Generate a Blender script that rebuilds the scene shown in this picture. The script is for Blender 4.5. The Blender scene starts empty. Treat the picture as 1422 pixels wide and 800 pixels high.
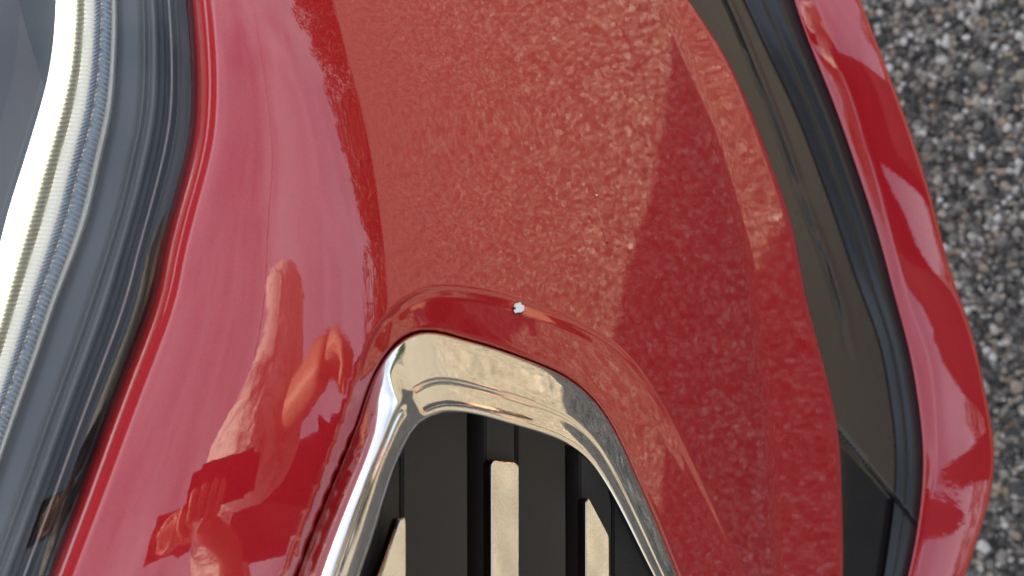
import bpy, bmesh, math, random
import numpy as np
from mathutils import Vector, Matrix
random.seed(7); rng = np.random.default_rng(7)
R = math.radians
scene = bpy.context.scene
col = scene.collection

# ------------------------------------------------------------------ camera
TH = R(55.0)                       # the phone looks down at the bumper by this much
FPX = 711.0 / math.tan(R(20.0))    # focal length in photo pixels (1422 wide)
CAM = np.array([0.0, -0.287, 0.910])
fw = np.array([0, math.cos(TH), -math.sin(TH)])
rt = np.array([0, -math.sin(TH), -math.cos(TH)])      # right in the picture is down in the world
up = np.array([1.0, 0, 0])                            # up in the picture is sideways along the car
cd = bpy.data.cameras.new('camera'); cam = bpy.data.objects.new('camera', cd); col.objects.link(cam)
m = Matrix.Identity(4)
for i in range(3):
    m[i][0] = rt[i]; m[i][1] = up[i]; m[i][2] = -fw[i]; m[i][3] = CAM[i]
cam.matrix_world = m
cd.sensor_width = 36; cd.lens = 18 / math.tan(R(20)); cd.clip_start = 0.01; cd.clip_end = 500
cd.dof.use_dof = True; cd.dof.focus_distance = 0.50; cd.dof.aperture_fstop = 12.5
scene.camera = cam

# ------------------------------------------------------------------ sky, sun, exposure
SUN_EL, SUN_AZ = R(49), R(20)      # azimuth clockwise from +Y (behind the car) towards +X
w = bpy.data.worlds.new('World'); scene.world = w; w.use_nodes = True
nt = w.node_tree; nt.nodes.clear()
N = nt.nodes.new; L = nt.links.new
sky = N('ShaderNodeTexSky'); sky.sky_type = 'NISHITA'; sky.sun_disc = False
sky.sun_elevation = SUN_EL; sky.sun_rotation = SUN_AZ; sky.air_density = 1.3; sky.dust_density = 2.0
tc = N('ShaderNodeTexCoord'); mp = N('ShaderNodeMapping'); mp.inputs['Scale'].default_value = (1.0, 2.2, 3.0)
mp.inputs['Rotation'].default_value = (0.2, 0.1, 0.5)
nz = N('ShaderNodeTexNoise'); nz.inputs['Scale'].default_value = 1.3; nz.inputs['Detail'].default_value = 4; nz.inputs['Roughness'].default_value = 0.55
rp = N('ShaderNodeValToRGB'); rp.color_ramp.elements[0].position = 0.25; rp.color_ramp.elements[1].position = 0.85
mx = N('ShaderNodeMix'); mx.data_type = 'RGBA'
mx.inputs[7].default_value = (10.0, 10.5, 11.6, 1)       # sunlit cloud
mul = N('ShaderNodeMath'); mul.operation = 'MULTIPLY'; mul.inputs[1].default_value = 0.75
bg = N('ShaderNodeBackground'); bg.inputs['Strength'].default_value = 0.088
out = N('ShaderNodeOutputWorld')
L(tc.outputs['Generated'], mp.inputs['Vector']); L(mp.outputs[0], nz.inputs['Vector'])
L(nz.outputs['Fac'], rp.inputs['Fac']); L(rp.outputs['Color'], mul.inputs[0]); L(mul.outputs[0], mx.inputs['Factor'])
L(sky.outputs[0], mx.inputs[6]); L(mx.outputs[2], bg.inputs['Color']); L(bg.outputs[0], out.inputs['Surface'])
sd = bpy.data.lights.new('sun', 'SUN'); sd.energy = 5.0; sd.angle = R(0.5); sd.color = (1.0, 0.85, 0.61)
so = bpy.data.objects.new('sun', sd); col.objects.link(so)
sdir = Vector((math.sin(SUN_AZ) * math.cos(SUN_EL), math.cos(SUN_AZ) * math.cos(SUN_EL), math.sin(SUN_EL)))
so.rotation_euler = sdir.to_track_quat('Z', 'Y').to_euler(); so.location = sdir * 30
scene.view_settings.view_transform = 'Standard'; scene.view_settings.look = 'None'
scene.view_settings.gamma = 1; scene.view_settings.use_curve_mapping = False
scene.view_settings.exposure = 1.36
scene.render.engine = 'CYCLES'
scene.cycles.max_bounces = 10; scene.cycles.transparent_max_bounces = 12
scene.cycles.use_denoising = True

# ------------------------------------------------------------------ helpers
def spl(pts):
    """natural cubic through (v, u) points, straight beyond its ends"""
    p = np.array(sorted(pts), float); x, y = p[:, 0], p[:, 1]; n = len(x); h = np.diff(x)
    A = np.zeros((n, n)); b = np.zeros(n); A[0, 0] = A[-1, -1] = 1
    for i in range(1, n - 1):
        A[i, i - 1] = h[i - 1]; A[i, i] = 2 * (h[i - 1] + h[i]); A[i, i + 1] = h[i]
        b[i] = 3 * ((y[i + 1] - y[i]) / h[i] - (y[i] - y[i - 1]) / h[i - 1])
    c = np.linalg.solve(A, b)
    bb = np.diff(y) / h - h * (2 * c[:-1] + c[1:]) / 3; d = np.diff(c) / (3 * h)
    def f(q):
        q = np.asarray(q, float); i = np.clip(np.searchsorted(x, q) - 1, 0, n - 2)
        t = np.clip(q, x[0], x[-1]) - x[i]
        r = y[i] + bb[i] * t + c[i] * t * t + d[i] * t ** 3
        s1 = bb[-1] + 2 * c[-2] * h[-1] + 3 * d[-1] * h[-1] ** 2
        return r + np.where(q < x[0], (q - x[0]) * bb[0], 0) + np.where(q > x[-1], (q - x[-1]) * s1, 0)
    return f
def P(u, v, t):
    """world point at depth t (along the optical axis) on the line of sight of photo pixel (u, v)"""
    u, v, t = np.broadcast_arrays(np.asarray(u, float), np.asarray(v, float), np.asarray(t, float))
    k = (u - 711) / FPX; q = (400 - v) / FPX
    return CAM + t[..., None] * (fw + k[..., None] * rt + q[..., None] * up)
def integ(u, al, t0, j0):
    """depth of a surface whose cross-section normals rise al degrees above the horizontal"""
    k = (u - 711) / FPX
    gy = math.cos(TH) - k * math.sin(TH); gz = -math.sin(TH) - k * math.cos(TH)
    t = np.zeros_like(u); t[:, j0] = t0
    for rng_ in (range(j0 + 1, u.shape[1]), range(j0 - 1, -1, -1)):
        for j in rng_:
            i = j - 1 if j > j0 else j + 1
            a = np.radians((al[:, i] + al[:, j]) / 2); ny, nz_ = -np.cos(a), np.sin(a)
            t[:, j] = t[:, i] * (ny * gy[:, i] + nz_ * gz[:, i]) / (ny * gy[:, j] + nz_ * gz[:, j])
    return t
def t_of_y(y, u):
    k = (u - 711) / FPX
    return (y - CAM[1]) / (math.cos(TH) - k * math.sin(TH))
def link(name, me, mat=None, parent=None, smooth=True):
    o = bpy.data.objects.new(name, me); col.objects.link(o)
    if mat: me.materials.append(mat)
    if parent: o.parent = parent
    if smooth: me.shade_smooth()
    return o
def mesh_np(name, verts, faces):
    me = bpy.data.meshes.new(name); verts = np.asarray(verts, np.float32).reshape(-1, 3); faces = np.asarray(faces, np.int32)
    n, kk = faces.shape
    me.vertices.add(len(verts)); me.vertices.foreach_set('co', verts.ravel())
    me.loops.add(n * kk); me.loops.foreach_set('vertex_index', faces.ravel())
    me.polygons.add(n); me.polygons.foreach_set('loop_start', np.arange(0, n * kk, kk, dtype=np.int32))
    me.update(calc_edges=True); me.validate()
    return me
def grid_faces(nr, nc, wrap_r=False, flip=False):
    i = np.arange(nr if wrap_r else nr - 1)[:, None]; j = np.arange(nc - 1)[None]
    i2 = (i + 1) % nr
    f = np.stack([i * nc + j, i2 * nc + j, i2 * nc + j + 1, i * nc + j + 1], -1).reshape(-1, 4)
    return f[:, ::-1] if flip else f
def sheet(name, pts, mat, parent, wrap_r=False, flip=False, smooth=True):
    nr, nc = pts.shape[:2]
    return link(name, mesh_np(name, pts, grid_faces(nr, nc, wrap_r, flip)), mat, parent, smooth)
def closed_spl(pts, n):
    """closed smooth curve through points, evenly in chord parameter; also the parameter samples"""
    p = np.array(pts, float); m_ = len(p)
    ext = np.concatenate([p[-4:], p, p[:5]])
    d = np.r_[0, np.cumsum(np.linalg.norm(np.diff(ext[:, :2], axis=0), axis=1) ** 0.75)]
    q = np.linspace(d[4], d[4 + m_], n, endpoint=False)
    return np.stack([spl(list(zip(d, ext[:, c])))(q) for c in range(p.shape[1])], 1)
def seg_dist(pu, pv, poly, closed=False):
    """distance in pixels from points to a polyline"""
    a = np.asarray(poly, float); b = np.roll(a, -1, 0) if closed else None
    if not closed: a, b = a[:-1], a[1:]
    best = np.full(pu.shape, 1e9)
    for (x0, y0), (x1, y1) in zip(a, b):
        dx, dy = x1 - x0, y1 - y0; l2 = dx * dx + dy * dy + 1e-9
        s = np.clip(((pu - x0) * dx + (pv - y0) * dy) / l2, 0, 1)
        best = np.minimum(best, (pu - x0 - s * dx) ** 2 + (pv - y0 - s * dy) ** 2)
    return np.sqrt(best)
def inside(pu, pv, poly):
    a = np.asarray(poly, float); b = np.roll(a, -1, 0); r = np.zeros(pu.shape, bool)
    for (x0, y0), (x1, y1) in zip(a, b):
        if y0 == y1: continue
        c = ((y0 > pv) != (y1 > pv)) & (pu < (x1 - x0) * (pv - y0) / (y1 - y0) + x0)
        r ^= c
    return r
def empty(name, loc, parent=None):
    o = bpy.data.objects.new(name, None); col.objects.link(o); o.empty_display_size = .05
    o.location = loc
    if parent: o.parent = parent
    return o

# ------------------------------------------------------------------ materials
def mat(name, color=(.8, .8, .8), rough=.5, metal=0., **kw):
    m_ = bpy.data.materials.new(name); m_.use_nodes = True; b = m_.node_tree.nodes['Principled BSDF']
    b.inputs['Base Color'].default_value = (*color, 1); b.inputs['Roughness'].default_value = rough; b.inputs['Metallic'].default_value = metal
    for k, v in kw.items(): b.inputs[k.replace('_', ' ')].default_value = v
    return m_, m_.node_tree, b
def noise(t, scale, detail=3., rough=.5, coords='Object', stretch=None):
    c = t.nodes.new('ShaderNodeTexCoord'); n = t.nodes.new('ShaderNodeTexNoise')
    n.inputs['Scale'].default_value = scale; n.inputs['Detail'].default_value = detail; n.inputs['Roughness'].default_value = rough
    if stretch:
        mpp = t.nodes.new('ShaderNodeMapping'); mpp.inputs['Scale'].default_value = stretch
        t.links.new(c.outputs[coords], mpp.inputs[0]); t.links.new(mpp.outputs[0], n.inputs['Vector'])
    else: t.links.new(c.outputs[coords], n.inputs['Vector'])
    return n
def bump(t, src, dist, strength=1., prev=None):
    b = t.nodes.new('ShaderNodeBump'); b.inputs['Distance'].default_value = dist; b.inputs['Strength'].default_value = strength
    t.links.new(src, b.inputs['Height'])
    if prev: t.links.new(prev, b.inputs['Normal'])
    return b
def ramp(t, src, stops):
    r = t.nodes.new('ShaderNodeValToRGB'); e = r.color_ramp.elements
    while len(e) < len(stops): e.new(.5)
    for q, (p_, c_) in zip(e, stops): q.position = p_; q.color = (*c_, 1)
    t.links.new(src, r.inputs['Fac']); return r

M = {}
# deep red paint under clear lacquer, with the lacquer's slight orange peel
m_, t, b = mat('red_paint', (.44, .006, .014), .42, .25, Specular_IOR_Level=.15, Coat_Weight=1.0, Coat_Roughness=.022, Coat_IOR=1.85)
n1 = noise(t, 260, 2, .5); n2 = noise(t, 60, 1, .5)
bp = bump(t, n1.outputs['Fac'], .000012); bp2 = bump(t, n2.outputs['Fac'], .00003, 1, bp.outputs[0])
t.links.new(bp2.outputs[0], b.inputs['Coat Normal'])
fl = noise(t, 2600, 0, .5); fr = ramp(t, fl.outputs['Fac'], [(.3, (.37, .003, .008)), (.72, (.50, .006, .013))]); t.links.new(fr.outputs[0], b.inputs['Base Color'])
M['paint'] = m_
m_, t, b = mat('chrome', (.80, .77, .72), .045, 1.0)
n1 = noise(t, 1500, 3, .6, stretch=(1, .3, .3)); bp = bump(t, n1.outputs['Fac'], .000012)
n2 = noise(t, 120, 3, .6); r2 = ramp(t, n2.outputs['Fac'], [(.35, (.008,) * 3), (.75, (.035,) * 3)])
t.links.new(bp.outputs[0], b.inputs['Normal']); t.links.new(r2.outputs[0], b.inputs['Roughness'])
M['chrome'] = m_
m_, t, b = mat('grained_black_plastic', (.020, .0175, .015), .42)
n1 = noise(t, 2200, 2, .6); bp = bump(t, n1.outputs['Fac'], .00022); t.links.new(bp.outputs[0], b.inputs['Normal'])
M['black'] = m_
m_, t, b = mat('grey_trim_plastic', (.058, .047, .038), .3)
n1 = noise(t, 900, 2, .6); bp = bump(t, n1.outputs['Fac'], .00002); t.links.new(bp.outputs[0], b.inputs['Normal'])
n2 = noise(t, 30, 4, .6); r2 = ramp(t, n2.outputs['Fac'], [(.3, (.24,) * 3), (.75, (.36,) * 3)]); t.links.new(r2.outputs[0], b.inputs['Roughness'])
M['trim'] = m_
M['gloss'], _, _ = mat('glossy_black', (.012, .012, .014), .12)
M['rubber'], _, _ = mat('black_rubber', (.02, .021, .024), .3)
M['chip'], _, _ = mat('bare_white_primer', (.93, .92, .91), .8)
M['speck'], _, _ = mat('dark_tar', (.03, .01, .01), .6)
# clear polycarbonate: what is behind shows through, the sky mirrors in it
m_ = bpy.data.materials.new('clear_lens'); m_.use_nodes = True; t = m_.node_tree; t.nodes.clear()
o_ = t.nodes.new('ShaderNodeOutputMaterial'); mxs = t.nodes.new('ShaderNodeMixShader'); tr = t.nodes.new('ShaderNodeBsdfTransparent')
gl = t.nodes.new('ShaderNodeBsdfGlossy'); fr = t.nodes.new('ShaderNodeFresnel'); fr.inputs['IOR'].default_value = 1.6
tr.inputs['Color'].default_value = (.93, .95, .96, 1); gl.inputs['Roughness'].default_value = .03
n1 = noise(t, 90, 2); bp = bump(t, n1.outputs['Fac'], .00002); t.links.new(bp.outputs[0], gl.inputs['Normal'])
t.links.new(fr.outputs[0], mxs.inputs['Fac']); t.links.new(tr.outputs[0], mxs.inputs[1]); t.links.new(gl.outputs[0], mxs.inputs[2]); t.links.new(mxs.outputs[0], o_.inputs['Surface'])
M['lens'] = m_
M['guide'], t, b = mat('lit_light_guide', (.9, .9, .85), .3); b.inputs['Emission Color'].default_value = (1, .98, .88, 1); b.inputs['Emission Strength'].default_value = 1.6
M['guide2'], t, b = mat('dim_light_guide', (.6, .6, .55), .3); b.inputs['Emission Color'].default_value = (1, .98, .88, 1); b.inputs['Emission Strength'].default_value = .16
M['prism'], t, b = mat('prismatic_plastic', (.62, .60, .42), .2, Coat_Weight=1.0)
M['prism_blue'], t, b = mat('clear_prismatic_plastic', (.56, .64, .72), .12, Coat_Weight=1.0)
M['cream'], t, b = mat('cream_edge_plastic', (.80, .79, .68), .3)
M['bowl'], t, b = mat('blue_grey_reflector', (.10, .14, .155), .3, .2)
M['inner'], t, b = mat('grey_bezel_plastic', (.12, .13, .135), .25)
M['mould'], t, b = mat('satin_moulding', (.42, .38, .38), .25, .6)
M['wedge'], t, b = mat('dark_reflector_wedge', (.03, .038, .04), .35)
M['bezel'], t, b = mat('dark_bezel_plastic', (.022, .025, .028), .16)

# ------------------------------------------------------------------ measured outlines of the car (v -> u)
fB = spl([(-60, 293), (0, 299), (75, 305), (135, 306), (200, 300), (280, 280), (360, 260), (400, 252), (500, 218), (600, 180), (700, 143), (800, 105), (860, 83)])
fD = spl([(-60, 455), (0, 465), (100, 488), (170, 507), (280, 525), (350, 537), (400, 540), (440, 527), (475, 510), (522, 495), (585, 475), (663, 446), (740, 416), (800, 394), (860, 372)])
fL = spl([(-60, 378), (25, 402), (100, 424), (200, 452), (260, 478), (310, 492), (395, 505), (440, 500), (475, 486), (522, 473), (585, 452), (663, 422), (740, 392), (800, 370), (860, 348)])
fE = spl([(-60, 920), (0, 957), (65, 1000), (135, 1035), (225, 1070), (310, 1099), (400, 1117), (480, 1137), (537, 1152), (600, 1164), (674, 1169), (800, 1171), (860, 1170)])
fR = spl([(-60, 905), (0, 928), (75, 953), (170, 990), (260, 1016), (350, 1036), (420, 1046), (550, 1062), (700, 1075), (800, 1080), (860, 1082)])
fS = spl([(-60, 1004), (0, 1035), (75, 1070), (150, 1105), (240, 1140), (325, 1170), (390, 1192), (470, 1221), (548, 1237), (616, 1245), (674, 1245), (748, 1237), (800, 1229), (860, 1217)])
fI = spl([(-60, 1088), (0, 1103), (75, 1130), (150, 1160), (220, 1185), (295, 1210), (360, 1229), (406, 1241), (485, 1262), (564, 1276), (632, 1282), (721, 1276), (758, 1270), (800, 1261), (860, 1246)])
fM = spl([(-60, 1105), (0, 1130), (90, 1165), (190, 1200), (280, 1225), (360, 1245), (406, 1256), (485, 1284), (548, 1295), (600, 1298), (669, 1295), (706, 1288), (760, 1278), (800, 1269), (860, 1254)])
fO = spl([(-60, 1172), (0, 1195), (65, 1220), (130, 1245), (215, 1275), (300, 1300), (392, 1325), (453, 1347), (532, 1366), (606, 1379), (658, 1380), (716, 1368), (763, 1353), (800, 1340), (860, 1316)])
recess_pts = [(300, 1060), (345, 940), (394, 800), (416, 740), (446, 663), (475, 585), (495, 522), (510, 475), (533, 440), (562, 415), (600, 399), (640, 399),
              (690, 407), (740, 422), (800, 447), (850, 476), (885, 510), (915, 555), (945, 610), (975, 672), (1000, 725), (1020, 770), (1034, 800), (1095, 930), (1140, 1060), (1060, 1140), (700, 1165), (370, 1140)]
ring_pts = [  # outer u, v, inner u, v of the chrome surround
    (325, 1050, 410, 1010), (360, 940, 452, 930), (410, 800, 500, 800), (431, 742, 521, 738), (463, 663, 546, 660), (494, 585, 563, 620), (515, 525, 576, 598), (536, 490, 590, 585),
    (557, 469, 606, 578), (578, 459, 620, 575), (605, 458, 635, 575), (641, 467, 664, 579), (683, 479, 704, 590), (736, 498, 745, 602), (783, 519, 780, 615),
    (815, 543, 803, 629), (841, 574, 822, 647), (862, 611, 841, 674), (883, 658, 862, 711), (904, 705, 883, 753), (925, 755, 900, 787), (943, 800, 917, 822),
    (1000, 930, 965, 930), (1050, 1050, 1005, 1010), (1000, 1105, 960, 1050), (700, 1125, 700, 1070), (400, 1105, 450, 1050)]
recess = closed_spl(recess_pts, 220)
ring = closed_spl(ring_pts, 420)

# ------------------------------------------------------------------ the car
car = empty('car', (0, 0, 0))
car['label'] = 'glossy red car front with a lit headlight and a chrome-framed vent'; car['category'] = 'car'
vv = np.r_[np.arange(-520, -40, 16), np.arange(-40, 845, 2.5), np.arange(845, 1400, 16)].astype(float)
nR = len(vv)
def vclamp(v): return v
def columns(knots, counts):
    """knots: list of per-row u arrays; counts: columns between each pair"""
    cols = []
    for a, b_, n in zip(knots[:-1], knots[1:], counts):
        for s in np.arange(n) / n: cols.append(a + (b_ - a) * s)
    cols.append(knots[-1]); return np.stack(cols, 1)
def rows_interp(u, ku, ka):
    return np.stack([np.interp(u[i], [k[i] for k in ku], [a if np.isscalar(a) else a[i] for a in ka]) for i in range(len(u))])
fDs = spl([(-60, 455), (0, 465), (100, 488), (170, 507), (280, 525), (350, 533), (420, 538), (520, 535), (620, 522), (720, 503), (800, 486), (860, 472)])
wL = spl([(-60, 75), (25, 66), (100, 60), (200, 52), (310, 43), (400, 38), (600, 36), (860, 36)])
B, D, E, Rg = fB(vv), fDs(vv), fE(vv), fR(vv); Lb = D - wL(vv)
z0 = np.zeros(nR)
uB = columns([B - 46, B - 20, B - 5, B + 8, Lb, D + 12, Rg - 12, Rg + 12, E - 8, E], [10, 16, 12, 55, 30, 190, 12, 34, 8])
mid = D + .45 * (E - D)
aB = rows_interp(uB, [B - 46, B - 30, B - 19, B - 15, B - 12, B - 6, B - 1, B + 6, B + .35 * (Lb - B), Lb, D - 3, D + 10, mid, Rg - 9, Rg + 9, E - 8, E - 3, E],
                 [118, 109, 97, 74, 86, 82, 71, 63, 51, 33, 27, 17.5, 9, 3.5, 13, 13, 6, -12])
j0 = int(np.argmin(np.abs(uB[0] - (D[0] + 12))))
def plan_y(x): return -0.012 + .10 * x + x ** 2 / (2 * .42)
xr = .5 * (400 - vv) / FPX
tref = t_of_y(plan_y(xr), uB[:, j0])
tB = integ(uB, aB, tref, j0)
def base_t(u, v):
    """depth of the bare bumper skin"""
    u = np.asarray(u, float); v = np.asarray(v, float); shp = u.shape; u = u.ravel(); v = v.ravel(); r = np.zeros(len(u))
    i = np.clip(np.searchsorted(vv, v) - 1, 0, nR - 2); f = (v - vv[i]) / (vv[i + 1] - vv[i])
    for n in range(len(u)):
        a = np.interp(u[n], uB[i[n]], tB[i[n]]); b_ = np.interp(u[n], uB[i[n] + 1], tB[i[n] + 1]); r[n] = a * (1 - f[n]) + b_ * f[n]
    return r.reshape(shp)
V2 = np.repeat(vv[:, None], uB.shape[1], 1)
tt = tB.copy()
box = (uB > 280) & (uB < 1160) & (V2 > 380)
pu, pv = uB[box], V2[box]
inr = inside(pu, pv, recess); inc = inside(pu, pv, ring[:, :2])
d_out = seg_dist(pu, pv, recess, True); d_in = seg_dist(pu, pv, ring[:, :2], True)
q = np.where(inr & ~inc, d_out / (d_out + d_in + 1e-6), np.where(inc, 1.0, 0.0))
wid = np.minimum(1, (d_out + d_in) / 38.0)
rnd = lambda x: x * x * (3 - 2 * x)
prof = np.interp(q, [0, .05, .12, .25, .8, .93, 1], [0, .16, .24, .40, .86, .97, 1.0])
rec = .0052 * (.55 + .45 * wid) * prof * inr
rec = np.where(inr, rec, 0) + np.where(inc, .030 * rnd(np.clip(d_in / 12, 0, 1)), 0)
# the soft step just outside the recess
tt[box] += rec
PB = P(uB, V2, tt)
# turn the lower edge in behind itself
edge = PB[:, -1:]
PB = np.concatenate([PB[:, :1] + np.array([0, .012, -.030]), PB, edge + np.array([0, .003, -.003]), edge + np.array([0, .012, -.004]), edge + np.array([0, .06, .004])], 1)
bumper = sheet('bumper', PB, M['paint'], car)

# paint chip and specks stand on the skin
def skin_point(u, v):
    t_ = float(base_t(np.array([u]), np.array([v]))[0]); a, b_, c = P(u, v, t_), P(u + 2, v, float(base_t(np.array([u + 2.]), np.array([v]))[0])), P(u, v + 2, float(base_t(np.array([u]), np.array([v + 2.]))[0]))
    n = np.cross(c - a, b_ - a); n /= np.linalg.norm(n)
    if np.dot(n, CAM - a) < 0: n = -n
    return a, n
def flake(name, u, v, rad, mt, seed, parent, off=.0004, lift=0.0):
    r_ = np.random.default_rng(seed); a, n = skin_point(u, v); a = a + n * lift
    e1 = np.cross(n, [1, 0, 0]); e1 /= np.linalg.norm(e1); e2 = np.cross(n, e1)
    bm = bmesh.new(); k = 14; rr = rad * (1 + .17 * r_.standard_normal(k).clip(-1, 1)); ang = np.arange(k) * 2 * math.pi / k
    lo = [bm.verts.new(a + n * -.0006 + e1 * rr[i] * math.cos(ang[i]) * 1.15 + e2 * rr[i] * math.sin(ang[i])) for i in range(k)]
    hi = [bm.verts.new(a + n * off + .85 * (e1 * rr[i] * math.cos(ang[i]) * 1.15 + e2 * rr[i] * math.sin(ang[i]))) for i in range(k)]
    for i in range(k): bm.faces.new((lo[i], lo[(i + 1) % k], hi[(i + 1) % k], hi[i]))
    bm.faces.new(hi); bmesh.ops.recalc_face_normals(bm, faces=bm.faces[:])
    me = bpy.data.meshes.new(name); bm.to_mesh(me); bm.free(); return link(name, me, mt, parent, False)
flake('chip_rim', 723.5, 428.3, .0021, M['speck'], 3, bumper, .0001, -.00045)
flake('paint_chip', 723, 427.5, .00185, M['chip'], 11, bumper, .0002, -.0004)
flake('tar_speck', 828, 271, .0003, M['chip'], 5, bumper); flake('tar_speck', 843, 337, .0003, M['speck'], 6, bumper)

# ------------------------------------------------------------------ chrome surround
fr_s = np.array([.03, .03, .035, .05, .08, .20, .40, .545, .575, .60, .62, .655, .68, .72, .80, .88, .945, .97, .985, .995, .995])
fr_hl = np.array([-14, -6.5, -5.6, -4.6, -3.8, -.9, 3.1, 5.6, 5.9, 5.6, 5.0, 4.8, 5.2, 5.2, 4.3, 3.0, 1.7, .9, -.6, -3, -14]) * .001      # the steep side
fr_hf = np.array([-14, -6.5, -5.0, -3.6, -2.9, -1.9, -.5, .55, .65, .5, .2, .15, .25, .6, 1.0, 1.2, 1.0, .2, -1.0, -4, -14]) * .001         # the broad flat top
ou, ov, iu, iv = ring.T
ru = ou[:, None] + (iu - ou)[:, None] * fr_s; rv = ov[:, None] + (iv - ov)[:, None] * fr_s
tr_ = base_t(ru, rv); uflat = np.maximum(ru, fDs(rv) + 14)          # the frame keeps facing forward where the skin rolls up beside it
bo, bi = base_t(ru[:, :1], rv[:, :1]), base_t(ru[:, -1:], rv[:, -1:])
steep = np.interp((ou + iu) / 2 + .0 * ov, [0, 553, 564, 1500], [1, 1, 0, 0]); steep = np.where(ov > 1020, 0, steep)
steep = np.convolve(np.r_[steep[-2:], steep, steep[:2]], np.ones(5) / 5, 'valid')[:, None]
sag = tr_ - (fr_hl[None] * steep + fr_hf[None] * (1 - steep))
surround = sheet('vent_surround', P(ru, rv, sag), M['chrome'], car, wrap_r=True, flip=True)

# ------------------------------------------------------------------ grille inside the surround
vent = empty('vent_grille', (0, 0, 0), car)

def prism(name, poly, front, back, mt, parent, bev=.0006, tilt=0.):
    """a plate whose face is a pixel outline set at its own depth behind the bumper skin"""
    poly = np.array(poly, float); tb = base_t(poly[:, 0], poly[:, 1])
    bm = bmesh.new()
    fv = [bm.verts.new(p) for p in P(poly[:, 0], poly[:, 1], tb + front)]
    dv = np.array([0, 1, -.12]) * (back - front)
    bv = [bm.verts.new(np.array(v_.co) + dv) for v_ in fv]; n = len(fv)
    bm.faces.new(fv); bm.faces.new(bv[::-1])
    for i in range(n): bm.faces.new((fv[i], bv[i], bv[(i + 1) % n], fv[(i + 1) % n]))
    bmesh.ops.recalc_face_normals(bm, faces=bm.faces[:])
    bmesh.ops.bevel(bm, geom=[e for e in bm.edges], offset=bev, segments=2, affect='EDGES', clamp_overlap=True)
    me = bpy.data.meshes.new(name); bm.to_mesh(me); bm.free(); o = link(name, me, mt, parent, True)
    me.set_sharp_from_angle(angle=R(40)); return o
def child(o): return o
prism('back_panel', [(380, 1080), (480, 690), (570, 555), (640, 540), (780, 580), (860, 640), (1040, 1080)], .036, .040, M['gloss'], vent)
prism('grille_fin', [(470, 1060), (470, 700), (553, 560), (556, 560), (556, 1060)], .012, .034, M['black'], vent)
prism('grille_fin', [(559, 1060), (559, 556), (650, 556), (651, 1060)], .0105, .034, M['black'], vent)
prism('grille_fin', [(674, 1060), (674, 560), (716, 566), (716, 640), (720, 644), (720, 1060)], .0115, .034, M['black'], vent)
prism('grille_fin', [(718, 1060), (718, 566), (786, 585), (788, 1060)], .0100, .034, M['black'], vent)
prism('grille_fin', [(806, 1060), (806, 600), (832, 610), (850, 700), (850, 1060)], .0115, .034, M['black'], vent)
prism('grille_fin', [(852, 1060), (852, 650), (930, 760), (980, 1060)], .013, .034, M['black'], vent)
prism('slat', [(527, 806), (556, 722), (563, 718), (564, 730), (564, 1050), (440, 1050)], .0085, .0125, M['chrome'], vent, .0003)
prism('slat', [(683, 1050), (683, 646), (687, 640), (716, 643), (721, 648), (721, 1050)], .0085, .0125, M['chrome'], vent, .0003)
prism('slat', [(814, 1050), (814, 697), (818, 692), (842, 737), (846, 746), (848, 1050)], .0085, .0125, M['chrome'], vent, .0003)

# ------------------------------------------------------------------ dark lower grille panel, its edge beads, and the red lip
S, I, Mm, O = fS(vv), fI(vv), fM(vv), fO(vv)
yE = PB[:, uB.shape[1], 1]
from_E = yE + .022
uP = columns([E - 45, E + .5 * (S - E), S], [20, 24])
aP = rows_interp(uP, [E - 45, E, S], [22, 20, 16])
tP = integ(uP, aP, t_of_y(from_E, uP[:, 0]), 0)
V = lambda u: np.repeat(vv[:, None], u.shape[1], 1)
tP0 = tP[:, -1].copy()
# the fine wrinkle that runs down the panel
fW = spl([(-60, 980), (0, 1012), (90, 1050), (165, 1080), (220, 1100), (260, 1113), (380, 1158), (506, 1190), (600, 1212), (800, 1240)])
dW = uP - fW(vv)[:, None]; amp = np.interp(vv, [-520, 0, 240, 262, 300, 420, 510], [1, 1, 1, .2, .9, .7, 0])[:, None]
tP = tP - .0012 * np.exp(-(dW / 5.0) ** 2) * amp + .0026 * np.exp(-((dW + 7) / 2.2) ** 2) * amp
# the seam that crosses it
def seam(u, v):
    d = (v - 593) - (u - 1161) * (727 - 593) / (1271 - 1161); return d / 1.58
sm = seam(uP, V(uP)); tP = tP + .0035 * np.exp(-(sm / 2.2) ** 2) + np.where(sm > 0, .0030 * np.clip(sm / 6, 0, 1), 0)
PP = P(uP, V(uP), tP)
sel = np.where
panel = sheet('lower_panel', PP, M['trim'], car)
# split off the glossy corner piece below the seam
pm = panel.data; pm.materials.append(M['gloss'])
fc = np.arange(len(pm.polygons)); nc = uP.shape[1] - 1; smf = sm[:-1, :-1].ravel()
pm.polygons.foreach_set('material_index', (smf > 0).astype(np.int32)); pm.update()
uT = columns([S - 1, S + .30 * (I - S), S + .36 * (I - S), S + .62 * (I - S), S + .68 * (I - S), I + 2], [10, 5, 10, 5, 12])
fs = (uT - S[:, None]) / (I - S)[:, None]
aT = np.interp(fs, [-.05, .03, .12, .30, .35, .40, .46, .62, .68, .78, .92, 1.02], [20, 58, 52, 47, 2, 30, 58, 50, 25, 12, 24, 5])
tT = integ(uT, aT, tP0 - .0015, 0)
tLip = tT[:, -1].copy() - .0
smT = seam(uT, V(uT)); tT = tT + .003 * np.exp(-(smT / 2.0) ** 2)
sheet('edge_seal', P(uT, V(uT), tT), M['rubber'], car)
uO = columns([I, I + 3, Mm, Mm + 4, O - 6, O], [4, 10, 6, 34, 10])
aO = rows_interp(uO, [I, I + 4, Mm - 2, Mm + 5, .5 * (Mm + O), O - 6, O - 2, O], [80, 67, 64, 50, 46, 41, 25, -5])
tO = integ(uO, aO, tLip - .004, 0)
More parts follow.
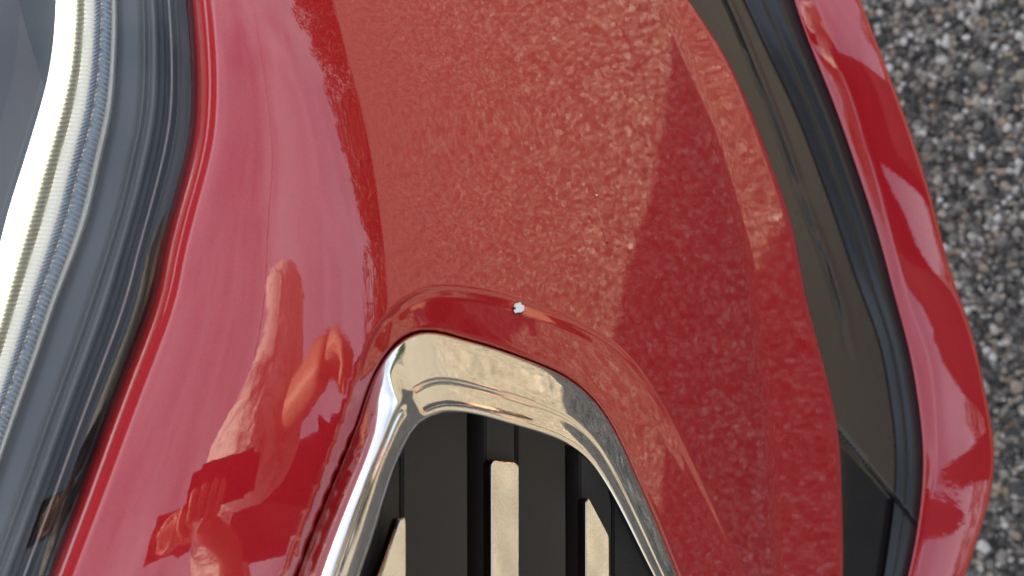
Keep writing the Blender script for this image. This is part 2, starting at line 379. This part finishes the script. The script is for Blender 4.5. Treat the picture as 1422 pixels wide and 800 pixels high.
PO = P(uO, V(uO), tO); ed = PO[:, -1:]
PO = np.concatenate([PO[:, :1] + np.array([0, .01, -.02]), PO, ed + np.array([0, .003, -.004]), ed + np.array([0, .015, -.012]), ed + np.array([0, .20, -.02])], 1)
lip = sheet('lower_lip', PO, M['paint'], car)

# ------------------------------------------------------------------ headlight
fLE = lambda v: fB(v) - 36   # edge of the lens
fg = lambda pts: spl(pts)
c_white0 = fg([(-60, 80), (0, 78), (50, 75), (115, 65), (170, 50), (235, 30), (300, 10), (340, 0), (400, -16), (500, -45), (640, -85), (800, -130)])
c_white1 = fg([(-60, 104), (0, 103), (75, 98), (145, 85), (215, 65), (295, 42), (380, 17), (440, 0), (560, -35), (700, -75), (800, -100)])
c_cream1 = fg([(-60, 161), (0, 163), (100, 161), (160, 155), (220, 142), (295, 125), (380, 95), (400, 87), (485, 57), (560, 30), (645, 0), (800, -55)])
head = empty('headlight', (0, 0, 0), car)
LE = fLE(vv)
uH = columns([LE - 420, LE - 60, LE - 14, LE + 6], [70, 30, 14, 14])
aH = rows_interp(uH, [LE - 420, LE - 60, LE - 25, LE - 8, LE + 6], [60, 53, 48, 36, -5])
tflange = np.stack([np.interp(B[i] - 22, uB[i], tB[i]) for i in range(nR)])
tH = integ(uH, aH, tflange + .004, uH.shape[1] - 1)
PH = P(uH, V(uH), tH)
PH = np.concatenate([PH, PH[:, -1:] + fw * .02], 1)
sheet('lens', PH, M['lens'], head)
def lens_t(u, v):
    u = np.asarray(u, float); v = np.asarray(v, float); o_ = np.zeros(u.shape)
    i = np.clip(np.searchsorted(vv, v[:, 0]), 0, nR - 1)
    for n in range(len(u)): o_[n] = np.interp(u[n], uH[i[n]], tH[i[n]])
    return o_
# housing behind the lens: dark bezel with steps to the right of the light guide, blue-grey bowl to the left
W0, W1, C1 = c_white0(vv), c_white1(vv), c_cream1(vv)
bz = columns([C1 - 2, C1 + .35 * (LE - C1), C1 + .5 * (LE - C1), C1 + .72 * (LE - C1), C1 + .8 * (LE - C1), LE + 4], [14, 12, 20, 10, 14])
fz = (bz - C1[:, None]) / (LE - C1)[:, None]
dz = np.interp(fz, [-.05, 0, .30, .36, .42, .50, .52, .58, .60, .66, .70, .74, .80, .84, 1, 1.1], [.026, .024, .023, .015, .0165, .0150, .0105, .0125, .0085, .0108, .0060, .0085, .0050, .0060, .0075, .0080])
zb = P(bz, V(bz), lens_t(bz, V(bz)) + dz)
jb = [14, 48, 56]
sheet('inner_bezel', zb[:, :jb[0] + 13], M['inner'], head)
sheet('bezel', zb[:, jb[0] + 12:], M['bezel'], head)
# a thin bright moulding stands on the bezel
ml = columns([C1 + .70 * (LE - C1), C1 + .735 * (LE - C1)], [6])
sheet('bezel_moulding', P(ml, V(ml), lens_t(ml, V(ml)) + .0052 - .0012 * np.sin(math.pi * np.linspace(0, 1, 7))[None]), M['mould'], head)
# a dark wedge-shaped sheet over the top end of the reflector
rw = (vv > -200) & (vv < 128); cs = spl([(-200, -30), (0, 26), (60, 42), (126, 64)])(vv[rw])
us = cs[:, None] + (W0[rw] - cs)[:, None] * np.linspace(0, 1, 10)[None]; ti = np.stack([np.interp(us[n], uH[i], tH[i]) for n, i in enumerate(np.where(rw)[0])])
sheet('reflector_wedge', P(us, np.repeat(vv[rw][:, None], 10, 1), ti + .029), M['wedge'], head)
bw = columns([W0 - 330, W0 - 60, W0 + 2], [30, 30]); fbw = (W0[:, None] - bw)
sheet('reflector_bowl', P(bw, V(bw), lens_t(bw, V(bw)) + np.interp(fbw, [-2, 0, 8, 50, 120, 330], [.028, .030, .034, .046, .060, .075])), M['bowl'], head)
sm_rows = np.arange(-120, 930, 1.0)
def strip(name, ca, cb, mt, h, dep, pitch=0, rib=0., nc=9, skew=0.):
    va = sm_rows; a, b_ = ca(va), cb(va); s = np.linspace(0, 1, nc)
    u = a[:, None] + (b_ - a)[:, None] * s; vrow = np.repeat(va[:, None], nc, 1)
    tb = np.stack([np.interp(u[n], uH[min(nR - 1, np.searchsorted(vv, va[n]))], tH[min(nR - 1, np.searchsorted(vv, va[n]))]) for n in range(len(va))])
    d = dep - h * np.sin(math.pi * s)[None] ** .6 * np.ones((len(va), 1))
    if pitch: d = d - rib * (.5 + .5 * np.sin(2 * math.pi * (va[:, None] + skew * s[None]) / pitch))
    return sheet(name, P(u, vrow, tb + d), mt, head)
lerp = lambda f0, f1, s: (lambda v: f0(v) + (f1(v) - f0(v)) * s)
strip('light_guide', c_white0, c_white1, M['guide'], .005, .026)
strip('prism_strip', lerp(c_white1, c_cream1, 0.0), lerp(c_white1, c_cream1, .24), M['prism'], .002, .025, 6.5, .0024, skew=5)
strip('light_guide', lerp(c_white1, c_cream1, .24), lerp(c_white1, c_cream1, .46), M['guide2'], .002, .025, 6, .0018)
strip('prism_strip', lerp(c_white1, c_cream1, .46), lerp(c_white1, c_cream1, .62), M['prism_blue'], .002, .0245, 5.5, .0024, skew=7)
strip('prism_strip', lerp(c_white1, c_cream1, .62), lerp(c_white1, c_cream1, .86), M['prism_blue'], .0025, .0245, 7, .0022, skew=-9)
strip('edge_strip', lerp(c_white1, c_cream1, .86), c_cream1, M['cream'], .003, .023)

# ------------------------------------------------------------------ unseen bonnet, height and front edge shaped to cast the shadow the bumper mirrors
front = spl([(-1.3, .30), (-.9, .25), (-.4, .225), (0, .225), (.25, .235), (.36, .285), (.45, .36), (.64, .545), (.9, .86), (1.1, 1.15)])
bx = np.linspace(-1.2, 1.0, 60); byo = np.array([.02, .0, .004, .02, .10, .4, .8, 1.2]); bzv = np.array([.80, .985, .998, 1.005, 1.02, 1.05, 1.07, 1.08])
Bn = np.zeros((60, 8, 3)); Bn[..., 0] = bx[:, None] - .25 * byo[None] * (bx[:, None] > .3); Bn[..., 1] = front(bx)[:, None] + byo[None]; Bn[..., 2] = bzv[None]
sheet('shading_bonnet', Bn, M['paint'], car, flip=True)

# ------------------------------------------------------------------ ground of exposed aggregate
def stone_color(t, fac):
    return ramp(t, fac, [(0, (.05, .048, .043)), (.28, (.12, .116, .10)), (.5, (.24, .225, .19)), (.68, (.38, .35, .29)), (.80, (.42, .31, .19)), (.88, (.58, .54, .46)), (1, (.80, .77, .70))])
m_, t, b = mat('stone', (.2, .2, .2), .75)
g = t.nodes.new('ShaderNodeNewGeometry'); rc = stone_color(t, g.outputs['Random Per Island'])
n1 = noise(t, 500, 3); mm = t.nodes.new('ShaderNodeMix'); mm.data_type = 'RGBA'; mm.blend_type = 'MULTIPLY'; mm.inputs['Factor'].default_value = 1
r3 = ramp(t, n1.outputs['Fac'], [(.3, (.55,) * 3), (.65, (1.1,) * 3)])
t.links.new(rc.outputs[0], mm.inputs[6]); t.links.new(r3.outputs[0], mm.inputs[7]); t.links.new(mm.outputs[2], b.inputs['Base Color'])
bp = bump(t, n1.outputs['Fac'], .0008); t.links.new(bp.outputs[0], b.inputs['Normal'])
M['stone'] = m_
m_, t, b = mat('pale_pebble', (.2, .2, .2), .75)
oi = t.nodes.new('ShaderNodeObjectInfo'); rc = stone_color(t, oi.outputs['Random'])
n1 = noise(t, 500, 3); mm = t.nodes.new('ShaderNodeMix'); mm.data_type = 'RGBA'; mm.blend_type = 'MULTIPLY'; mm.inputs['Factor'].default_value = 1
r3 = ramp(t, n1.outputs['Fac'], [(.3, (.6,) * 3), (.65, (1.1,) * 3)])
t.links.new(rc.outputs[0], mm.inputs[6]); t.links.new(r3.outputs[0], mm.inputs[7]); t.links.new(mm.outputs[2], b.inputs['Base Color'])
M['pebble'] = m_
m_, t, b = mat('asphalt', (.05, .05, .05), .85)
c = t.nodes.new('ShaderNodeTexCoord'); vo = t.nodes.new('ShaderNodeTexVoronoi'); vo.inputs['Scale'].default_value = 235
t.links.new(c.outputs['Object'], vo.inputs['Vector'])
hs = t.nodes.new('ShaderNodeSeparateColor'); t.links.new(vo.outputs['Color'], hs.inputs[0]); rc = stone_color(t, hs.outputs[0])
dk = ramp(t, vo.outputs['Distance'], [(.30, (1.1,) * 3), (.75, (.40,) * 3)])
mm = t.nodes.new('ShaderNodeMix'); mm.data_type = 'RGBA'; mm.blend_type = 'MULTIPLY'; mm.inputs['Factor'].default_value = 1
n5 = noise(t, 75, 3, .7); r5 = ramp(t, n5.outputs['Fac'], [(.36, (.36,) * 3), (.52, (.84,) * 3), (.64, (1.6,) * 3)])
m5 = t.nodes.new('ShaderNodeMix'); m5.data_type = 'RGBA'; m5.blend_type = 'MULTIPLY'; m5.inputs['Factor'].default_value = 1
t.links.new(rc.outputs[0], mm.inputs[6]); t.links.new(dk.outputs[0], mm.inputs[7]); t.links.new(mm.outputs[2], m5.inputs[6]); t.links.new(r5.outputs[0], m5.inputs[7]); t.links.new(m5.outputs[2], b.inputs['Base Color'])
bp = bump(t, vo.outputs['Distance'], -.002); t.links.new(bp.outputs[0], b.inputs['Normal'])
M['asphalt'] = m_
gp = np.array([[(-60, -60, 0), (60, -60, 0)], [(-60, 60, 0), (60, 60, 0)]], float).transpose(1, 0, 2)
ground = sheet('ground', gp, M['asphalt'], None, smooth=False); ground['kind'] = 'structure'
ico = bmesh.new(); bmesh.ops.create_icosphere(ico, subdivisions=1, radius=1); iv_ = np.array([v_.co[:] for v_ in ico.verts]); if_ = np.array([[v_.index for v_ in f.verts] for f in ico.faces]); ico.free()
def stones(n_side_x, n_side_y, x0, x1, y0, y1, size):
    xs = np.linspace(x0, x1, n_side_x); ys = np.linspace(y0, y1, n_side_y)
    X, Y = np.meshgrid(xs, ys); n = X.size
    X = X.ravel() + rng.normal(0, size * .28, n); Y = Y.ravel() + rng.normal(0, size * .28, n)
    return X, Y, size * rng.lognormal(-.72, .30, n)
X, Y, Rr = stones(284, 290, -.46, .78, -1.15, .15, .0043)
# the loose stones thin out into the rolled surface
fade = np.clip((Y + 1.15) / .55, 0, 1) * np.clip((.78 - X) / .25, 0, 1) * np.clip((X + .46) / .12, 0, 1)
keep = rng.random(len(X)) < fade; X, Y, Rr = X[keep], Y[keep], Rr[keep]
def stone_verts(x, y, r_):
    n = len(x); sc = np.stack([r_ * rng.uniform(.75, 1.35, n), r_ * rng.uniform(.75, 1.2, n), r_ * rng.uniform(.5, .95, n)], 1)
    a = rng.uniform(0, 6.28, n); vsh = iv_[None] * (1 + rng.uniform(-.20, .20, (n, 12, 1))) * sc[:, None]
    cx = vsh[..., 0] * np.cos(a)[:, None] - vsh[..., 1] * np.sin(a)[:, None]; cy = vsh[..., 0] * np.sin(a)[:, None] + vsh[..., 1] * np.cos(a)[:, None]
    return np.stack([cx, cy, vsh[..., 2]], -1)
# the ones large and near enough to be picked out become single stones
k_view = np.array([np.dot(np.array([x, y, 0]) - CAM, rt) / np.dot(np.array([x, y, 0]) - CAM, fw) for x, y in zip(X, Y)]) * FPX + 711
q_view = np.array([400 - FPX * (x / np.dot(np.array([x, y, 0]) - CAM, fw)) for x, y in zip(X, Y)])
edge_u = fO(np.clip(q_view, 0, 800))
seen = (k_view > edge_u + 6) & (k_view < 1422) & (q_view > 0) & (q_view < 800)
idx = np.where(seen)[0]; big = idx[np.argsort(-Rr[idx])[:280]]
rest = np.setdiff1d(np.arange(len(X)), big)
sv = stone_verts(X[rest], Y[rest], Rr[rest]) + np.stack([X[rest], Y[rest], rng.uniform(-.0004, .0012, len(rest))], 1)[:, None]
fcs = (if_[None] + (np.arange(len(rest)) * 12)[:, None, None]).reshape(-1, 3)
gr = link('gravel', mesh_np('gravel', sv, fcs), M['stone'], None); gr['kind'] = 'stuff'

shapes = []
for k in range(8):
    me = mesh_np('stone', stone_verts(np.zeros(1), np.zeros(1), np.ones(1))[0], if_); me.materials.append(M['pebble']); me.shade_smooth(); shapes.append(me)
for n, i in enumerate(big):
    o = bpy.data.objects.new('stone', shapes[n % 8]); col.objects.link(o); o.parent = ground
    o.location = (X[i], Y[i], rng.uniform(.0004, .0016)); o.scale = (Rr[i],) * 3; o.rotation_euler = (0, 0, rng.uniform(0, 6.28))

# dark strip put in as the darkness of the gap between headlight and bumper
uG = columns([LE - 6, B - 26], [12])
tG = np.linspace(0, 1, 13)[None] * (np.stack([np.interp(B[i] - 26, uB[i], tB[i]) for i in range(nR)])[:, None] - tH[:, -1:] - .005) + tH[:, -1:] + .006
sheet('gap_dark_strip', P(uG, V(uG), tG), M['gloss'], head)

# ------------------------------------------------------------------ the person taking the picture, mirrored in the lacquer and the chrome
M['skin'], _, b_ = mat('skin', (.55, .30, .21), .5); M['shirt'], t, b = mat('white_cotton', (.80, .79, .77), .85); n1 = noise(t, 9, 3, .5, stretch=(1.6, 1.6, .45)); bp = bump(t, n1.outputs['Fac'], .10); t.links.new(bp.outputs[0], b.inputs['Normal'])
M['cloth'], _, _ = mat('dark_denim', (.035, .04, .055), .85); M['hair'], _, _ = mat('brown_hair', (.05, .028, .018), .6)
M['phone'], _, _ = mat('phone_black', (.02, .02, .022), .2)
def skin_mesh(name, joints, chains, mt, parent, sub=2):
    """joints: name -> (x, y, z, radius); chains: lists of names; the first joint is the root"""
    names = list(joints); ix = {n: i for i, n in enumerate(names)}
    me = bpy.data.meshes.new(name)
    ed_ = {tuple(sorted((ix[a], ix[c_]))) for ch in chains for a, c_ in zip(ch[:-1], ch[1:])}
    me.from_pydata([joints[n][:3] for n in names], list(ed_), [])
    o = link(name, me, mt, parent, False)
    sk = o.modifiers.new('skin', 'SKIN'); sk.use_smooth_shade = True
    sl = me.skin_vertices[0].data if len(me.skin_vertices) else None
    if sl is None:
        bm = bmesh.new(); bm.from_mesh(me); bm.verts.layers.skin.verify(); bm.to_mesh(me); bm.free(); sl = me.skin_vertices[0].data
    comp = list(range(len(names)))
    def find(a):
        while comp[a] != a: a = comp[a]
        return a
    for a, c_ in ed_: comp[find(c_)] = find(a)
    done = set()
    for i, n in enumerate(names):
        r_ = joints[n][3]; sl[i].radius = (r_, r_) if np.isscalar(r_) else r_
        g_ = find(i)
        if g_ not in done: sl[i].use_root = True; done.add(g_)
    sb = o.modifiers.new('sub', 'SUBSURF'); sb.levels = sb.render_levels = sub
    return o
who = empty('person', (0, 0, 0)); who['label'] = 'person in white shirt, dark waistcoat and trousers leaning over the red bumper'; who['category'] = 'person'
hand_l = CAM - fw * .004 + rt * -.085 + up * -.078
J = {'pelvis': (-.12, -.86, .93, (.15, .11)), 'waist': (-.12, -.80, 1.08, (.14, .10)), 'chest': (-.11, -.67, 1.27, (.16, .115)), 'neck_base': (-.10, -.56, 1.39, (.075, .07)), 'neck': (-.10, -.50, 1.44, .055),
     'jaw': (-.095, -.425, 1.455, .062), 'skull': (-.10, -.445, 1.54, .092), 'crown': (-.10, -.46, 1.595, .07), 'nose': (-.09, -.345, 1.505, .012),
     'r_sh': (.06, -.57, 1.36, .062), 'r_el': (.045, -.47, 1.08, .046), 'r_wr': (.075, -.43, .87, .036), 'r_palm': (.08, -.415, .80, (.040, .020)),
     'l_sh': (-.28, -.60, 1.35, .062), 'l_el': (-.34, -.50, 1.07, .044), 'l_wr': (-.15, -.32, .955, .028), 'l_palm': (*hand_l, (.032, .016)),
     'r_hip': (-.02, -.87, .88, .095), 'r_kn': (0, -.82, .48, .062), 'r_an': (0, -.92, .09, .042), 'r_toe': (.02, -.76, .035, .035),
     'l_hip': (-.22, -.87, .88, .095), 'l_kn': (-.24, -.82, .48, .062), 'l_an': (-.24, -.92, .09, .042), 'l_toe': (-.26, -.76, .035, .035)}
body = [['pelvis', 'waist', 'chest', 'neck_base', 'neck', 'jaw', 'nose'], ['neck', 'skull', 'crown'], ['neck_base', 'r_sh', 'r_el', 'r_wr', 'r_palm'], ['neck_base', 'l_sh', 'l_el', 'l_wr', 'l_palm'],
        ['pelvis', 'r_hip', 'r_kn', 'r_an', 'r_toe'], ['pelvis', 'l_hip', 'l_kn', 'l_an', 'l_toe']]
JB = dict(J); CB = list(body)
for side, pc, ax, ac, cu in (('l', hand_l, up, rt, -fw * .35), ('r', np.array(J['r_palm'][:3]), np.array([-.05, .15, -.98]), np.array([0, .98, .15]), np.array([-.8, 0, 0]))):
    lift_ = fw * .013 if side == 'l' else np.zeros(3)
    for f, (off, ln) in enumerate([(.030, .066), (.011, .076), (-.009, .072), (-.028, .056)]):
        p0 = pc + ac * off * .8; p1 = pc + ax * .035 + ac * off + lift_; p2 = p1 + (ax * .75 + cu * .5) * ln * .45; p3 = p2 + (ax * .1 + cu) * ln * .33; p4 = p3 + (cu * .7 - ax * .5) * ln * .22
        ns = []
        for q_, (p_, r_) in enumerate(zip((p0, p1, p2, p3, p4), (.010, .0095, .0085, .0078, .007))):
            n_ = f'{side}{f}{q_}'; JB[n_] = (*p_, r_); ns.append(n_)
        CB.append(ns)
    p0 = pc - ax * .02 - ac * .02; p1 = pc - ac * .045 + cu * .01; p2 = p1 + (ax * .6 + cu * .6) * .032; p3 = p2 + (ax * .8 + cu * .3) * .026
    ns = []
    for q_, (p_, r_) in enumerate(zip((p0, p1, p2, p3), (.012, .0115, .0095, .008))):
        n_ = f'{side}t{q_}'; JB[n_] = (*p_, r_); ns.append(n_)
    CB.append(ns)
skin_mesh('body', JB, CB, M['skin'], who)
def grow(keys, k, extra=()):
    d = {}
    for n in keys:
        x_, y_, z_, r_ = J[n]; d[n] = (x_, y_, z_, tuple(c_ * k for c_ in r_) if not np.isscalar(r_) else r_ * k)
    d.update(extra); return d
mid_ = lambda a, c_, f: tuple(np.array(J[a][:3]) * (1 - f) + np.array(J[c_][:3]) * f)
skin_mesh('shirt', grow(['chest', 'neck_base', 'r_sh', 'l_sh', 'r_el', 'l_el'], 1.17, {'r_sh': (*J['r_sh'][:3], .13), 'r_el': (*J['r_el'][:3], .17), 'l_el': (*J['l_el'][:3], .075), 'r_cuff': (*mid_('r_el', 'r_wr', .7), .12), 'l_cuff': (*mid_('l_el', 'l_wr', .7), .046)}),
          [['chest', 'neck_base'], ['neck_base', 'r_sh', 'r_el', 'r_cuff'], ['neck_base', 'l_sh', 'l_el', 'l_cuff']], M['shirt'], who)
skin_mesh('waistcoat', grow(['waist', 'pelvis', 'chest'], 1.38, {'yoke': (-.105, -.57, 1.36, (.15, .11))}), [['pelvis', 'waist', 'chest', 'yoke']], M['cloth'], who)
skin_mesh('trousers', grow(['pelvis', 'r_hip', 'r_kn', 'l_hip', 'l_kn'], 1.14, {'r_hem': (*mid_('r_kn', 'r_an', .9), .062), 'l_hem': (*mid_('l_kn', 'l_an', .9), .062)}),
          [['pelvis', 'r_hip', 'r_kn', 'r_hem'], ['pelvis', 'l_hip', 'l_kn', 'l_hem']], M['cloth'], who)
skin_mesh('hair', {'a': (-.102, -.475, 1.555, .096), 'b': (-.102, -.472, 1.61, .076), 'c': (-.105, -.515, 1.51, .06)}, [['c', 'a', 'b']], M['hair'], who)
for sx in (-.033, .033):
    bm = bmesh.new(); bmesh.ops.create_uvsphere(bm, u_segments=10, v_segments=8, radius=.012); me = bpy.data.meshes.new('eye'); bm.to_mesh(me); bm.free()
    e_ = link('eye', me, M['cloth'], who); e_.location = (-.093 + sx, -.362, 1.532)
for s_, x_ in (('r', .01), ('l', -.25)):
    skin_mesh('shoe', {'a': (x_, -.94, .05, .05), 'b': (x_, -.83, .045, .05), 'c': (x_ + (.01 if s_ == 'r' else -.01), -.73, .035, .035)}, [['a', 'b', 'c']], M['hair'], who)
bm = bmesh.new(); bmesh.ops.create_cube(bm, size=1); bmesh.ops.bevel(bm, geom=bm.edges[:], offset=.12, segments=3, affect='EDGES')
me = bpy.data.meshes.new('phone'); bm.to_mesh(me); bm.free(); ph = link('phone', me, M['phone'], None)
mm_ = Matrix.Identity(4)
for i in range(3):
    mm_[i][0] = rt[i] * .150; mm_[i][1] = up[i] * .074; mm_[i][2] = -fw[i] * .008; mm_[i][3] = (CAM - fw * .007 + rt * -.055 + up * -.02)[i]
ph.matrix_world = mm_; ph['label'] = 'dark phone held in one hand above the bumper'; ph['category'] = 'phone'

# ------------------------------------------------------------------ the far row of trees that the shoulder of the bumper mirrors
m_, t, b = mat('foliage', (.05, .075, .03), .6); g = t.nodes.new('ShaderNodeNewGeometry')
rr = ramp(t, g.outputs['Random Per Island'], [(0, (.03, .05, .02)), (.6, (.06, .09, .035)), (1, (.10, .13, .05))]); t.links.new(rr.outputs[0], b.inputs['Base Color'])
M['leaf'] = m_
r_ = np.random.default_rng(21); qs = []
for k in range(95):
    cx_, cy_ = r_.uniform(-18, 42), r_.uniform(-20, -12); hh = r_.uniform(2.5, 4.4); rad = r_.uniform(1.2, 2.2)
    n = 1400; d_ = r_.normal(size=(n, 3)); d_ /= np.linalg.norm(d_, axis=1)[:, None]; c_ = np.array([cx_, cy_, hh * .55]) + d_ * np.array([rad, rad, hh * .5]) * r_.uniform(.55, 1.0, n)[:, None] ** .6
    a_ = r_.normal(size=(n, 3)); a_ /= np.linalg.norm(a_, axis=1)[:, None]; b2 = np.cross(a_, r_.normal(size=(n, 3))); b2 /= np.linalg.norm(b2, axis=1)[:, None]
    sz = r_.uniform(.05, .14, n)[:, None]
    qs.append(np.stack([c_ - a_ * sz, c_ + b2 * sz * .6, c_ + a_ * sz, c_ - b2 * sz * .6], 1))
qs = np.concatenate(qs).reshape(-1, 3)
wd = link('far_trees', mesh_np('far_trees', qs, np.arange(len(qs)).reshape(-1, 4)), M['leaf'], None, False); wd['kind'] = 'stuff'

# an overhead cable, mirrored as a thin line in the shoulder of the bumper
M['cable'], _, _ = mat('black_cable', (.02, .02, .02), .6)
f = np.linspace(0, 1, 31)[:, None]; g_ = np.linspace(0, 2 * math.pi, 7)[None]
tube = np.stack([-14 + 30 * f + 0 * g_, -4.5 - 1.5 * f + .016 * np.cos(g_), 7.6 - 2.2 * f * (1 - f) + .016 * np.sin(g_)], -1)
oc = sheet('overhead_cable', tube, M['cable'], None)
oc['label'] = 'thin black overhead cable mirrored in the red bumper shoulder'; oc['category'] = 'cable'
